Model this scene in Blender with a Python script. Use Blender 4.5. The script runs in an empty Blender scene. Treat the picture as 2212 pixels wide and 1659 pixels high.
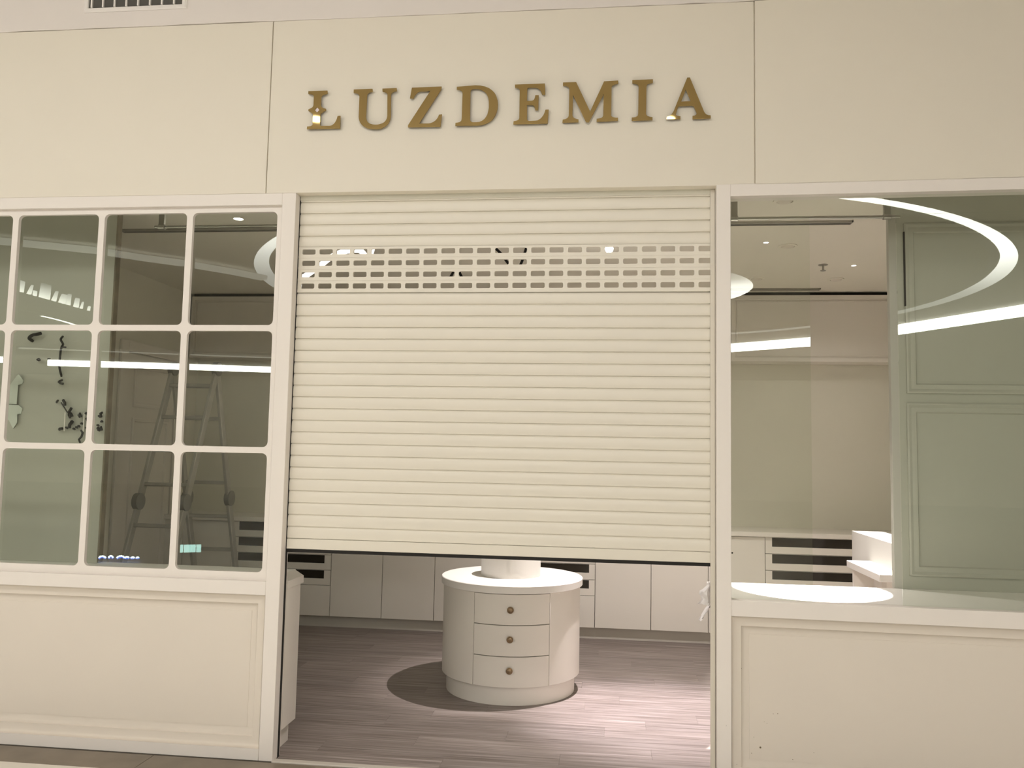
import bpy, bmesh, math, random
from mathutils import Vector, Matrix
random.seed(7)
S = bpy.context.scene
C = S.collection
PI = math.pi

# ------------------------------------------------------------------ camera
cam_d = bpy.data.cameras.new('camera')
cam = bpy.data.objects.new('camera', cam_d)
C.objects.link(cam)
cam_d.sensor_fit = 'HORIZONTAL'
cam_d.sensor_width = 36.0
cam_d.lens = 1790.0 / 2212.0 * 36.0
cam_d.clip_start = 0.05
cam_d.clip_end = 200
CR = Vector((0.99333288, 0.11361705, 0.01951805))
CU = Vector((-0.01003137, -0.08347737, 0.99645918))
CF = Vector((-0.11484407, 0.99001146, 0.08178108))
cam.matrix_world = Matrix(((CR.x, CU.x, -CF.x, 0.0), (CR.y, CU.y, -CF.y, -4.0), (CR.z, CU.z, -CF.z, 1.52), (0, 0, 0, 1)))
S.camera = cam

# ------------------------------------------------------------------ world, exposure
W = bpy.data.worlds.new('mall_surroundings')
S.world = W
W.use_nodes = True
W.node_tree.nodes['Background'].inputs[0].default_value = (1.0, 0.96, 0.90, 1)
W.node_tree.nodes['Background'].inputs[1].default_value = 0.42
vs = S.view_settings
S.display_settings.display_device = 'sRGB'
vs.view_transform = 'Standard'
vs.look = 'None'
vs.gamma = 1.0
vs.use_curve_mapping = False
vs.exposure = 0.0
S.cycles.use_denoising = True
S.cycles.max_bounces = 10
S.cycles.diffuse_bounces = 5
S.cycles.glossy_bounces = 5
S.cycles.transmission_bounces = 8
S.cycles.transparent_max_bounces = 12
S.cycles.sample_clamp_indirect = 6.0
S.cycles.caustics_reflective = False
S.cycles.caustics_refractive = False

# ------------------------------------------------------------------ large area lights added for the mall, without fittings
def area(name, loc, rot, sx, sy, power, col):
    d = bpy.data.lights.new(name, 'AREA')
    d.shape = 'RECTANGLE'; d.size = sx; d.size_y = sy
    d.energy = power; d.color = col
    o = bpy.data.objects.new(name, d); C.objects.link(o)
    o.location = loc; o.rotation_euler = rot
    return o
WARM = (1.0, 0.975, 0.93)
area('walkway_fill', (-5.2, -3.1, 4.10), (math.radians(34), 0, 0), 11.0, 0.5, 90, WARM)
area('hall_fill', (-2.6, -13.0, 4.15), (0, 0, 0), 5.4, 3.4, 330, WARM)

def spot(name, loc, target, power, angle, blend, col, size=0.02):
    d = bpy.data.lights.new(name, 'SPOT')
    d.energy = power; d.spot_size = math.radians(angle); d.spot_blend = blend; d.color = col
    d.shadow_soft_size = size
    o = bpy.data.objects.new(name, d); C.objects.link(o)
    o.location = loc
    o.rotation_euler = (Vector(target) - Vector(loc)).to_track_quat('-Z', 'Y').to_euler()
    return o
SPOTC = (1.0, 0.91, 0.88)

for fx, fp in ((-5.6, 480), (-3.4, 480), (-1.2, 360), (1.0, 260), (3.2, 260)):       # added spots without fittings; the pale floor bounces their fill upwards
    spot('floor_bounce_fill', (fx, -2.45, 4.15), (fx, -2.35, 0), fp*1.25, 46, 0.6, WARM, 0.06)

# ------------------------------------------------------------------ helpers
class MB:
    """Collects faces of one mesh part."""
    def __init__(self): self.v = []; self.f = []; self.sm = []
    def face(self, pts, smooth=False):
        b = len(self.v); self.v += [tuple(p) for p in pts]
        self.f.append(tuple(range(b, b + len(pts)))); self.sm.append(smooth)
    def box(self, x0, x1, y0, y1, z0, z1):
        b = len(self.v)
        self.v += [(x0,y0,z0),(x1,y0,z0),(x1,y1,z0),(x0,y1,z0),(x0,y0,z1),(x1,y0,z1),(x1,y1,z1),(x0,y1,z1)]
        for q in ((3,2,1,0),(4,5,6,7),(0,1,5,4),(1,2,6,5),(2,3,7,6),(3,0,4,7)):
            self.f.append(tuple(b + i for i in q)); self.sm.append(False)
        return self
    def grid(self, rings, close=True, smooth=True, cap=False):
        """rings: list of equally long point lists, joined in order."""
        b = len(self.v); n = len(rings[0])
        for r in rings: self.v += [tuple(p) for p in r]
        for i in range(len(rings) - 1):
            for j in range(n if close else n - 1):
                k = (j + 1) % n
                self.f.append((b+i*n+j, b+i*n+k, b+(i+1)*n+k, b+(i+1)*n+j)); self.sm.append(smooth)
        if cap:
            self.f.append(tuple(b + j for j in reversed(range(n)))); self.sm.append(False)
            self.f.append(tuple(b + (len(rings)-1)*n + j for j in range(n))); self.sm.append(False)
        return self
    def lathe(self, prof, cx=0, cy=0, n=48, a0=0, a1=2*PI, smooth=True):
        """prof: (radius, z) list, bottom to top."""
        full = abs(a1 - a0 - 2*PI) < 1e-6
        m = n if full else n + 1
        rings = [[(cx + r*math.cos(a0 + (a1-a0)*i/n), cy + r*math.sin(a0 + (a1-a0)*i/n), z) for i in range(m)] for r, z in prof]
        return self.grid(rings, close=full, smooth=smooth)
    def disc(self, cx, cy, z, r, n=32, up=True):
        p = [(cx + r*math.cos(2*PI*i/n), cy + r*math.sin(2*PI*i/n), z) for i in range(n)]
        self.face(p if up else p[::-1]); return self
    def tube(self, path, r, n=8, cap=True, rs=None):
        rings = []
        P = [Vector(p) for p in path]
        up = None
        for i, p in enumerate(P):
            t = (P[min(i+1, len(P)-1)] - P[max(i-1, 0)]).normalized()
            if up is None:
                up = Vector((0,0,1)) if abs(t.z) < 0.9 else Vector((1,0,0))
            a = t.cross(up).normalized(); b = a.cross(t).normalized(); up = b
            rr = rs[i] if rs else r
            rings.append([p + a*rr*math.cos(2*PI*k/n) + b*rr*math.sin(2*PI*k/n) for k in range(n)])
        return self.grid(rings, True, True, cap)
    def bar(self, p, q, w, d, side):
        """rectangular bar from p to q; w along 'side', d across it."""
        p, q = Vector(p), Vector(q); t = (q - p).normalized()
        s = Vector(side); s = (s - t*s.dot(t)).normalized(); n = t.cross(s)
        c = ((-1,-1),(1,-1),(1,1),(-1,1))
        rings = [[o + s*w/2*a + n*d/2*b for a, b in c] for o in (p, q)]
        return self.grid(rings, True, False, True)
    def panel(self, x0, x1, z0, z1, y, prof, sgn=1, fill=True):
        """mitred moulding: prof = (inset, depth) list from the outside in; depth goes +y*sgn."""
        rings = [[(x0+i,y+sgn*d,z0+i),(x1-i,y+sgn*d,z0+i),(x1-i,y+sgn*d,z1-i),(x0+i,y+sgn*d,z1-i)] for i, d in prof]
        self.grid(rings, True, False)
        if fill: self.face(rings[-1])
        return self
    def build(self, name, mat, parent=None, xf=None, loc=None):
        v = [xf(p) for p in self.v] if xf else self.v
        me = bpy.data.meshes.new(name)
        me.from_pydata(v, [], self.f)
        me.polygons.foreach_set('use_smooth', self.sm)
        bm = bmesh.new(); bm.from_mesh(me)
        bmesh.ops.remove_doubles(bm, verts=bm.verts, dist=1e-5)
        bmesh.ops.recalc_face_normals(bm, faces=bm.faces)
        bm.to_mesh(me); bm.free()
        me.set_sharp_from_angle(angle=math.radians(38))
        me.materials.append(mat)
        o = bpy.data.objects.new(name, me); C.objects.link(o)
        if parent is not None: o.parent = parent
        if loc: o.location = loc
        return o

def bevel(o, w, seg=2):
    m = o.modifiers.new('edge', 'BEVEL'); m.width = w; m.segments = seg; m.limit_method = 'ANGLE'; m.angle_limit = math.radians(40)
    return o
def empty(name, loc=(0,0,0)):
    o = bpy.data.objects.new(name, None); C.objects.link(o); o.location = loc; o.empty_display_size = 0.1
    return o
def tag(o, label, cat, group=None):
    o['label'] = label; o['category'] = cat
    if group: o['group'] = group
    return o
def struct(o): o['kind'] = 'structure'; return o
def copy_tree(o, parent=None):
    c = o.copy(); C.objects.link(c)
    if parent is not None: c.parent = parent
    for ch in list(o.children): copy_tree(ch, c)
    return c
PHI = math.radians(1.7)
def xr(p):
    """the right hand part of the shop front stands turned by 1.7 degrees"""
    x, y, z = p; dx = x - 0.512
    return (0.512 + dx*math.cos(PHI) + y*math.sin(PHI), y*math.cos(PHI) - dx*math.sin(PHI), z)
def rrect(x0, x1, z0, z1, r, n=6):
    out = []
    for cx, cz, a in ((x1-r, z0+r, -PI/2), (x1-r, z1-r, 0), (x0+r, z1-r, PI/2), (x0+r, z0+r, PI)):
        out += [(cx + r*math.cos(a + PI/2*i/n), cz + r*math.sin(a + PI/2*i/n)) for i in range(n+1)]
    return out
def holed_cell(mb, X0, X1, Z0, Z1, hole, y0, y1):
    """cell of a plate with one hole (closed outline starting at its lower right corner)."""
    n = len(hole) // 4
    corners = ((X1,Z0),(X1,Z1),(X0,Z1),(X0,Z0))
    outer = []
    for k in range(4): outer += [corners[k]] * n
    for y, fl in ((y0, False), (y1, True)):
        for i in range(len(hole)):
            j = (i + 1) % len(hole)
            a, b = hole[i], hole[j]; A, B = outer[i], outer[j]
            q = [(a[0],y,a[1]),(b[0],y,b[1]),(B[0],y,B[1])] + ([(A[0],y,A[1])] if A != B else [])
            mb.face(q[::-1] if fl else q)
    mb.grid([[(p[0],y0,p[1]) for p in hole], [(p[0],y1,p[1]) for p in hole]], True, False)

# ------------------------------------------------------------------ materials
def mat(name, col, rough=0.5, metal=0.0, noise=0.0, nscale=6.0, bump=0.0, bscale=200.0, spec=0.5, coat=0.0):
    m = bpy.data.materials.new(name); m.use_nodes = True
    nt = m.node_tree; b = nt.nodes['Principled BSDF']
    b.inputs['Base Color'].default_value = (*col, 1); b.inputs['Roughness'].default_value = rough
    b.inputs['Metallic'].default_value = metal; b.inputs['Specular IOR Level'].default_value = spec
    b.inputs['Coat Weight'].default_value = coat
    tc = nt.nodes.new('ShaderNodeTexCoord')
    if noise:
        n = nt.nodes.new('ShaderNodeTexNoise'); n.inputs['Scale'].default_value = nscale; n.inputs['Detail'].default_value = 5
        nt.links.new(tc.outputs['Object'], n.inputs['Vector'])
        r = nt.nodes.new('ShaderNodeMapRange'); r.inputs[3].default_value = 1 - noise; r.inputs[4].default_value = 1 + noise
        nt.links.new(n.outputs['Fac'], r.inputs[0])
        x = nt.nodes.new('ShaderNodeVectorMath'); x.operation = 'SCALE'; x.inputs[0].default_value = col
        nt.links.new(r.outputs[0], x.inputs['Scale']); nt.links.new(x.outputs[0], b.inputs['Base Color'])
    if bump:
        n2 = nt.nodes.new('ShaderNodeTexNoise'); n2.inputs['Scale'].default_value = bscale; n2.inputs['Detail'].default_value = 2
        nt.links.new(tc.outputs['Object'], n2.inputs['Vector'])
        bp = nt.nodes.new('ShaderNodeBump'); bp.inputs['Strength'].default_value = bump; bp.inputs['Distance'].default_value = 0.002
        nt.links.new(n2.outputs['Fac'], bp.inputs['Height']); nt.links.new(bp.outputs[0], b.inputs['Normal'])
    return m
def emit(name, col, strength):
    m = bpy.data.materials.new(name); m.use_nodes = True; nt = m.node_tree; nt.nodes.clear()
    e = nt.nodes.new('ShaderNodeEmission'); e.inputs[0].default_value = (*col, 1); e.inputs[1].default_value = strength
    o = nt.nodes.new('ShaderNodeOutputMaterial'); nt.links.new(e.outputs[0], o.inputs[0]); return m
def glass_mat(name, tint, refl=1.0):
    """thin window glass: clear tinted transmission plus a fresnel reflection."""
    m = bpy.data.materials.new(name); m.use_nodes = True; nt = m.node_tree; nt.nodes.clear()
    t = nt.nodes.new('ShaderNodeBsdfTransparent'); t.inputs[0].default_value = (*tint, 1)
    g = nt.nodes.new('ShaderNodeBsdfGlossy'); g.inputs['Roughness'].default_value = 0.0; g.inputs['Color'].default_value = (0.95, 1.0, 0.95, 1)
    fr = nt.nodes.new('ShaderNodeFresnel'); fr.inputs[0].default_value = 1.5
    mu = nt.nodes.new('ShaderNodeMath'); mu.operation = 'MULTIPLY'; mu.inputs[1].default_value = refl
    ge = nt.nodes.new('ShaderNodeNewGeometry')                      # the far face of a pane adds its share to the near one
    inv = nt.nodes.new('ShaderNodeMath'); inv.operation = 'SUBTRACT'; inv.inputs[0].default_value = 1.0; nt.links.new(ge.outputs['Backfacing'], inv.inputs[1])
    m2 = nt.nodes.new('ShaderNodeMath'); m2.operation = 'MULTIPLY'; nt.links.new(fr.outputs[0], m2.inputs[0]); nt.links.new(inv.outputs[0], m2.inputs[1])
    nt.links.new(m2.outputs[0], mu.inputs[0])
    x = nt.nodes.new('ShaderNodeMixShader'); nt.links.new(mu.outputs[0], x.inputs[0]); nt.links.new(t.outputs[0], x.inputs[1]); nt.links.new(g.outputs[0], x.inputs[2])
    o = nt.nodes.new('ShaderNodeOutputMaterial'); nt.links.new(x.outputs[0], o.inputs[0]); return m
def wood_mat(name):
    m = bpy.data.materials.new(name); m.use_nodes = True; nt = m.node_tree; b = nt.nodes['Principled BSDF']; L = nt.links
    tc = nt.nodes.new('ShaderNodeTexCoord'); oi = nt.nodes.new('ShaderNodeObjectInfo')
    mp = nt.nodes.new('ShaderNodeMapping'); mp.inputs['Scale'].default_value = (1.1, 44.0, 1.0); L.new(tc.outputs['Object'], mp.inputs[0])
    w = nt.nodes.new('ShaderNodeMath'); w.operation = 'MULTIPLY'; w.inputs[1].default_value = 60; L.new(oi.outputs['Random'], w.inputs[0])
    n = nt.nodes.new('ShaderNodeTexNoise'); n.noise_dimensions = '4D'; n.inputs['Scale'].default_value = 1.5; n.inputs['Detail'].default_value = 7; n.inputs['Roughness'].default_value = 0.62; n.inputs['Distortion'].default_value = 0.4
    L.new(mp.outputs[0], n.inputs['Vector']); L.new(w.outputs[0], n.inputs['W'])
    cr = nt.nodes.new('ShaderNodeValToRGB'); e = cr.color_ramp.elements
    e[0].position = 0.33; e[0].color = (0.125, 0.10, 0.087, 1); e[1].position = 0.68; e[1].color = (0.36, 0.315, 0.30, 1)
    k = e.new(0.52); k.color = (0.245, 0.207, 0.19, 1)
    L.new(n.outputs['Fac'], cr.inputs[0])
    r = nt.nodes.new('ShaderNodeMapRange'); r.inputs[3].default_value = 0.91; r.inputs[4].default_value = 1.09; L.new(oi.outputs['Random'], r.inputs[0])
    s = nt.nodes.new('ShaderNodeVectorMath'); s.operation = 'SCALE'; L.new(cr.outputs[0], s.inputs[0]); L.new(r.outputs[0], s.inputs['Scale'])
    L.new(s.outputs[0], b.inputs['Base Color'])
    b.inputs['Roughness'].default_value = 0.46; b.inputs['Specular IOR Level'].default_value = 0.5
    bp = nt.nodes.new('ShaderNodeBump'); bp.inputs['Strength'].default_value = 0.35; bp.inputs['Distance'].default_value = 0.003
    L.new(n.outputs['Fac'], bp.inputs['Height']); L.new(bp.outputs[0], b.inputs['Normal'])
    return m

M = {}
M['fascia'] = mat('cream_wall_paint', (0.80, 0.755, 0.655), 0.55, noise=0.02, nscale=2.5, bump=0.05, bscale=260)
M['frame'] = mat('white_frame_paint', (0.83, 0.785, 0.735), 0.42, noise=0.012, nscale=5)
M['panelpaint'] = mat('panel_paint', (0.745, 0.685, 0.605), 0.5, noise=0.02, nscale=3)
M['shutter'] = mat('shutter_lacquer', (0.785, 0.745, 0.65), 0.28, noise=0.01, nscale=4)
M['guide'] = mat('guide_lacquer', (0.74, 0.70, 0.61), 0.4)
M['black'] = mat('black_gap', (0.012, 0.010, 0.008), 0.8)
M['ceil'] = mat('ceiling_paint', (0.84, 0.80, 0.74), 0.7, noise=0.015, nscale=2)
M['white'] = mat('white_laminate', (0.80, 0.765, 0.70), 0.38, noise=0.012, nscale=4)
M['top'] = mat('white_solid_top', (0.86, 0.84, 0.80), 0.35)
M['inwall'] = mat('inside_wall_paint', (0.75, 0.732, 0.635), 0.7, noise=0.03, nscale=2)
M['inceil'] = mat('inside_ceiling_paint', (0.83, 0.805, 0.71), 0.75, noise=0.015, nscale=2)
M['darkglass'] = mat('dark_drawer_glass', (0.028, 0.024, 0.018), 0.12)
M['gold'] = mat('gold_mirror', (0.43, 0.32, 0.14), 0.035, metal=1.0)
M['goldside'] = mat('gold_edge', (0.42, 0.30, 0.12), 0.3, metal=1.0)
M['steel'] = mat('brushed_steel', (0.42, 0.41, 0.37), 0.32, metal=1.0)
M['alu'] = mat('dull_aluminium', (0.50, 0.49, 0.45), 0.42, metal=0.45, noise=0.15, nscale=14)
M['hinge'] = mat('dark_cast_hinge', (0.30, 0.30, 0.28), 0.5, metal=0.4)
M['rubber'] = mat('dark_rubber', (0.04, 0.04, 0.035), 0.8)
M['bronze'] = mat('antique_brass', (0.30, 0.215, 0.13), 0.4, metal=0.8, noise=0.3, nscale=60)
M['wood'] = wood_mat('grey_wood_plank')
M['stone'] = mat('dark_stone', (0.20, 0.165, 0.125), 0.4, noise=0.35, nscale=7)
M['tile'] = mat('pale_mall_tile', (0.80, 0.76, 0.69), 0.3, noise=0.05, nscale=5)
M['fartile'] = mat('brown_mall_paving', (0.26, 0.225, 0.18), 0.35, noise=0.1, nscale=4)
M['thresh'] = mat('threshold_metal', (0.62, 0.58, 0.52), 0.4, metal=0.2)
M['chip'] = mat('raw_board_edge', (0.20, 0.17, 0.12), 0.8, noise=0.8, nscale=9)
M['cable'] = mat('black_cable', (0.012, 0.011, 0.010), 0.6)
M['paper'] = mat('pale_paper', (0.60, 0.64, 0.57), 0.8, noise=0.05, nscale=20)
M['plastic'] = mat('white_film', (0.88, 0.85, 0.84), 0.35, noise=0.1, nscale=25)
M['vent'] = mat('vent_white', (0.86, 0.83, 0.80), 0.4)
M['ventdark'] = mat('vent_duct', (0.09, 0.085, 0.075), 0.7)
M['plaster'] = mat('white_wall_plaster', (0.79, 0.745, 0.71), 0.7, noise=0.025, nscale=6, bump=0.12, bscale=40)
M['inlay'] = mat('pale_inlay', (0.80, 0.72, 0.76), 0.4)
M['plinth'] = mat('plinth_laminate', (0.58, 0.55, 0.49), 0.5)
M['slotgap'] = mat('slot_inside', (0.36, 0.36, 0.34), 0.6)
M['speck'] = mat('dirt_speck', (0.16, 0.12, 0.07), 0.9)
M['glass'] = glass_mat('window_glass', (0.96, 0.975, 0.95), 1.75)
M['lamp'] = emit('lamp_glow', (1.0, 0.95, 0.85), 14)
M['hoseglow'] = emit('hose_added_glow', (1.0, 0.96, 0.88), 1.6)  # glow added to a plain white hose to make it bright
gb = emit('ring_led_band', (1.0, 0.97, 0.92), 1.0); M['glowband'] = gb
_at = gb.node_tree.nodes.new('ShaderNodeVertexColor'); _at.layer_name = 'glow'  # brightness along the ring is painted into this colour layer
_mu = gb.node_tree.nodes.new('ShaderNodeMath'); _mu.operation = 'MULTIPLY'; _mu.inputs[1].default_value = 20.0
gb.node_tree.links.new(_at.outputs[0], _mu.inputs[0]); gb.node_tree.links.new(_mu.outputs[0], gb.node_tree.nodes['Emission'].inputs[1])
M['glare'] = emit('glaring_bulb', (1.0, 0.96, 0.9), 120)
M['ringlamp'] = emit('ring_led', (1.0, 0.97, 0.92), 14)
M['barlamp'] = emit('line_led', (1.0, 0.97, 0.90), 26)
M['neon'] = emit('blue_neon', (0.10, 0.20, 1.0), 10)
M['neonwhite'] = emit('neon_core', (0.75, 0.92, 1.0), 22)
M['screen'] = emit('lit_screen', (0.62, 1.0, 0.92), 9)
M['board'] = mat('display_board_darkened', (0.445, 0.445, 0.38), 0.5, noise=0.02, nscale=3)  # cream boards darkened to stand in for dimmer light behind the glass
M['cove'] = mat('cove_plaster', (0.86, 0.84, 0.80), 0.6)
M['stripglow'] = emit('painted_strip_glow', (1.0, 0.95, 0.84), 1.9)  # light falling on the plaster strips, painted as their own glow
M['upglow'] = emit('painted_uplight', (1.0, 0.98, 0.90), 5)  # uplight painted as glow, fading upwards
_n = M['upglow'].node_tree; _t = _n.nodes.new('ShaderNodeTexCoord'); _x = _n.nodes.new('ShaderNodeSeparateXYZ'); _r = _n.nodes.new('ShaderNodeMapRange')
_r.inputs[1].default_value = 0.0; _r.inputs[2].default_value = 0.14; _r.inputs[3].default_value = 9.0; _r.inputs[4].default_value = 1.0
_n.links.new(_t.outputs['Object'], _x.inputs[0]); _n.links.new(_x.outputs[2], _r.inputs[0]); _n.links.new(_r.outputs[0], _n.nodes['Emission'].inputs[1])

# ================================================================== the shop front (setting)
COVE = [(0,0),(0.001,0.013),(0.005,0.020),(0.014,0.025),(0.032,0.028),(0.046,0.028),(0.047,0.033),(0.052,0.041),(0.062,0.046),(0.084,0.048),(0.0845,0.046)]
wf = struct(empty('wall_front'))
for x0, x1, xf in ((-7.0,-1.7622,None),(-1.7578,0.6918,None),(0.6962,4.5,xr)):
    bevel(MB().box(x0, x1, 0.0, 0.052, 2.823, 3.745).build('fascia_panel', M['fascia'], wf, xf), 0.0015, 1)
MB().box(-7.0, 0.55, 0.056, 0.09, 2.80, 3.745).box(-1.60, 0.52, 0.052, 0.09, 2.823, 2.90).build('backing_board', M['inwall'], wf)
MB().box(0.55, 4.5, 0.056, 0.09, 2.80, 3.745).build('backing_board', M['inwall'], wf, xr)
MB().panel(-7.0, -1.670, 0.057, 0.790, 0.0, COVE).build('base_panel', M['panelpaint'], wf)
MB().panel(0.579, 4.5, 0.050, 0.783, 0.0, COVE).build('base_panel', M['panelpaint'], wf, xr)
sp = MB()
for x, z, r in ((0.712,0.189,0.0042),(0.592,0.216,0.002),(0.855,0.145,0.002),(0.770,0.343,0.0014),(0.790,0.345,0.0018),(0.742,0.299,0.0012),
                (0.683,0.233,0.0014),(0.948,0.182,0.0013),(0.604,0.113,0.0018),(0.595,0.125,0.0014),(0.673,0.161,0.0015),(0.626,0.543,0.0014),(0.730,0.305,0.0011),(0.555,0.290,0.0012)):
    yy = 0.0 if x < 0.579 else (0.028 if x < 0.63 else 0.046)
    sp.grid([[(x+q*r*math.cos(2*PI*i/8), yy-h, z+q*r*math.sin(2*PI*i/8)) for i in range(8)] for q, h in ((1,-0.001),(1,0.0006),(0.6,0.0014))], True, False, True)
o = sp.build('dirt_specks', M['speck'], wf, xr); o['kind'] = 'stuff'

# plastered wall above the fascia, its lower edge a little uneven
pw = MB(); rnd = random.Random(5); n = 90; lo = []; 
for i in range(n+1): lo.append((-7.0 + 11.5*i/n, 3.7455 + rnd.uniform(-0.0025, 0.0025)))
def bend(p): return xr(p) if p[0] > 0.69 else p
pw.grid([[(x,-0.005,z) for x, z in lo], [(x,-0.006,z+0.02) for x, z in lo], [(x,-0.006,4.2) for x, z in lo]], False, True)
pw.grid([[(x,-0.005,z) for x, z in lo], [(x,0.09,z) for x, z in lo], [(x,0.09,4.2) for x, z in lo], [(x,-0.006,4.2) for x, z in lo]], False, False)
pw.build('plaster_wall', M['plaster'], wf, bend)
for x0, x1, xf in ((-1.766,-1.754,None),(0.688,0.700,xr)):         # filled joints between the fascia panels
    MB().box(x0, x1, 0.014, 0.050, 2.825, 3.744).build('joint_filler', M['fascia'], wf, xf)

# left window: frame, lattice plate with rounded openings, panes
w1 = struct(empty('window_1'))
fr = MB().box(-1.670,-1.597,0.0,0.09,0.0,2.823)
bevel(fr.build('frame_stile', M['frame'], w1), 0.002, 1)
bevel(MB().box(-7.0,-1.670,0.0,0.09,2.761,2.823).build('frame_rail', M['frame'], w1), 0.002, 1)
bevel(MB().box(-7.0,-1.670,0.0,0.06,0.790,0.858).build('frame_rail', M['frame'], w1), 0.002, 1)
bevel(MB().box(-7.0,-1.670,0.0,0.06,0.0,0.057).build('frame_rail', M['frame'], w1), 0.002, 1)
def far(x, z, k=1.0055): return x*k, 1.52 + (z-1.52)*k
grille = MB()
rows = [(2.7256,2.138),(2.108,1.520),(1.489,0.901)]
zb = [2.761, 2.123, 1.5045, 0.858]
panes = []
NC = 6
for c in range(NC):
    xl, xh = -2.148 - 0.489*c, -1.692 - 0.489*c
    XL, XH = xl - 0.0165, (-1.660 if c == 0 else xh + 0.0165)
    for r in range(3):
        a, b = rows[r]
        hx0, hz0 = far(xl, b); hx1, hz1 = far(xh, a)
        cx0, cz0 = far(XL, zb[r+1]); cx1, cz1 = far(XH, zb[r])
        if r == 0: cz1 = 2.761
        if r == 2: cz0 = 0.858
        if c == 0: cx1 = -1.670
        holed_cell(grille, cx0, cx1, cz0, cz1, rrect(hx0, hx1, hz0, hz1, 0.027), 0.022, 0.042)
        panes.append((cx0, cx1, cz0, cz1))
grille.build('lattice', M['frame'], w1)
for cx0, cx1, cz0, cz1 in panes:
    MB().box(cx0, cx1, 0.043, 0.049, cz0, cz1).build('pane', M['glass'], w1)

# right window: frame, fixed panes and the open part between them
w2 = struct(empty('window_2'))
bevel(MB().box(0.512,0.579,0.0,0.09,0.0,2.829).build('frame_stile', M['frame'], w2, xr), 0.002, 1)
bevel(MB().box(0.579,4.5,0.0,0.09,2.769,2.829).build('frame_rail', M['frame'], w2, xr), 0.002, 1)
bevel(MB().box(0.579,4.5,0.0,0.06,0.783,0.857).build('frame_rail', M['frame'], w2, xr), 0.002, 1)
bevel(MB().box(0.579,4.5,0.0,0.06,0.0,0.050).build('frame_rail', M['frame'], w2, xr), 0.002, 1)
for x0, x1, z0, z1 in ((0.579,4.5,2.676,2.769),(0.579,0.950,0.857,2.675),(1.343,4.5,0.857,2.675)):
    MB().box(x0, x1, 0.040, 0.046, z0, z1).build('pane', M['glass'], w2, xr)
# window ledges behind the glass
def ledge(x0, x1, y1, z, name, xf=None):
    return bevel(MB().box(x0, x1, 0.052, y1, z-0.03, z).build(name, M['top'], None, xf), 0.002, 1)
def xl(p): return xr(p) if p[1] < 0.3 else p                        # its back edge follows the straight display wall
tag(ledge(0.530, 4.4, 0.5485, 0.857, 'window_ledge', xl), 'wide white ledge behind the right window, lit by a spotlight', 'ledge')
MB().box(0.575, 4.4, 0.095, 0.55, 0.0, 0.826).build('base_wall', M['inwall'], wf, xr)
tag(ledge(-6.5, -1.72, 0.53, 0.845, 'window_ledge'), 'white ledge behind the latticed left window', 'ledge')

# ================================================================== roller shutter
sh = tag(empty('roller_shutter', (-0.54, 0.06, 1.0)), 'cream roller shutter, mostly lowered over the shop doorway', 'shutter')
SX0, SX1, SY, SP, SZ = -1.612, 0.505, 0.060, 0.0595, 1.067
L = Vector((-0.54, 0.06, 1.0))
def slat_profile(z0):
    p = [(0.0002,0.0060),(0.0008,0.0030),(0.004,0.0016),(0.012,0.0006),(0.022,0.0),(0.034,0.0004),(0.044,0.0014),(0.050,0.0026),(0.0535,0.0042),(0.0565,0.0068),(0.0580,0.0085),(0.0592,0.0088)]
    return [(SY + y, z0 + z) for z, y in p]
def plain_slat():
    m = MB(); p = slat_profile(0)
    m.grid([[(x - L.x, y - L.y, z) for y, z in p] for x in (SX0, SX1)], False, True)
    q = [(SY+0.018, 0.0592), (SY+0.018, 0.0)]
    m.grid([[(x - L.x, y - L.y, z) for y, z in (p[-1], q[0], q[1], p[0])] for x in (SX0, SX1)], False, False)
    return m
slat0 = None
for k in range(30):
    z0 = SZ + SP*k
    if 21 <= k <= 24: continue
    if slat0 is None:
        slat0 = plain_slat().build('slat', M['shutter'], sh); o = slat0
    else:
        o = slat0.copy(); C.objects.link(o)
    o.location = (0, 0, z0 - L.z)
def holed_slat():
    m = MB(); hz0, hz1 = 0.0205, 0.0475
    xs = [-1.5403 + 0.09137*i for i in range(23)]
    for i, x in enumerate(xs):
        X0 = SX0 if i == 0 else x - 0.04569
        X1 = SX1 if i == 22 else x + 0.04569
        hx1 = min(x + 0.0355, SX1 - 0.004)
        holed_cell(m, X0 - L.x, X1 - L.x, 0.0, 0.0592, rrect(x - 0.0355 - L.x, hx1 - L.x, hz0, hz1, 0.007, 4), SY + 0.0008 - L.y, SY + 0.010 - L.y)
    m.box(SX0 - L.x, SX1 - L.x, SY - L.y - 0.0006, SY - L.y + 0.002, 0.003, 0.014)
    return m
hs = None
for k in range(21, 25):
    if hs is None: hs = holed_slat().build('perforated_slat', M['shutter'], sh); o = hs
    else: o = hs.copy(); C.objects.link(o)
    o.location = (0, 0, SZ + SP*k - L.z)
def loc_box(x0,x1,y0,y1,z0,z1): return MB().box(x0-L.x, x1-L.x, y0-L.y, y1-L.y, z0-L.z, z1-L.z)
bevel(loc_box(SX0, SX1, SY-0.001, SY+0.020, 1.0145, SZ-0.0015).build('bottom_bar', M['shutter'], sh), 0.002, 1)
loc_box(SX0, SX1, SY+0.003, SY+0.016, 0.998, 1.0145).build('rubber_seal', M['black'], sh)
g = loc_box(-1.640,-1.600,0.054,0.060,0.0,2.82); g.box(-1.640-L.x,-1.615-L.x,0.0602-L.y,0.11-L.y,0.0-L.z,2.82-L.z)
g.build('guide_rail', M['guide'], sh)
loc_box(-1.600,-1.594,0.056,0.075,0.0,2.82).build('guide_brush', M['black'], sh)
g = loc_box(0.490,0.5115,0.050,0.058,0.0,2.82); g.box(0.506-L.x,0.5115-L.x,0.058-L.y,0.11-L.y,0.0-L.z,2.82-L.z)
g.build('guide_rail', M['guide'], sh)

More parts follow.
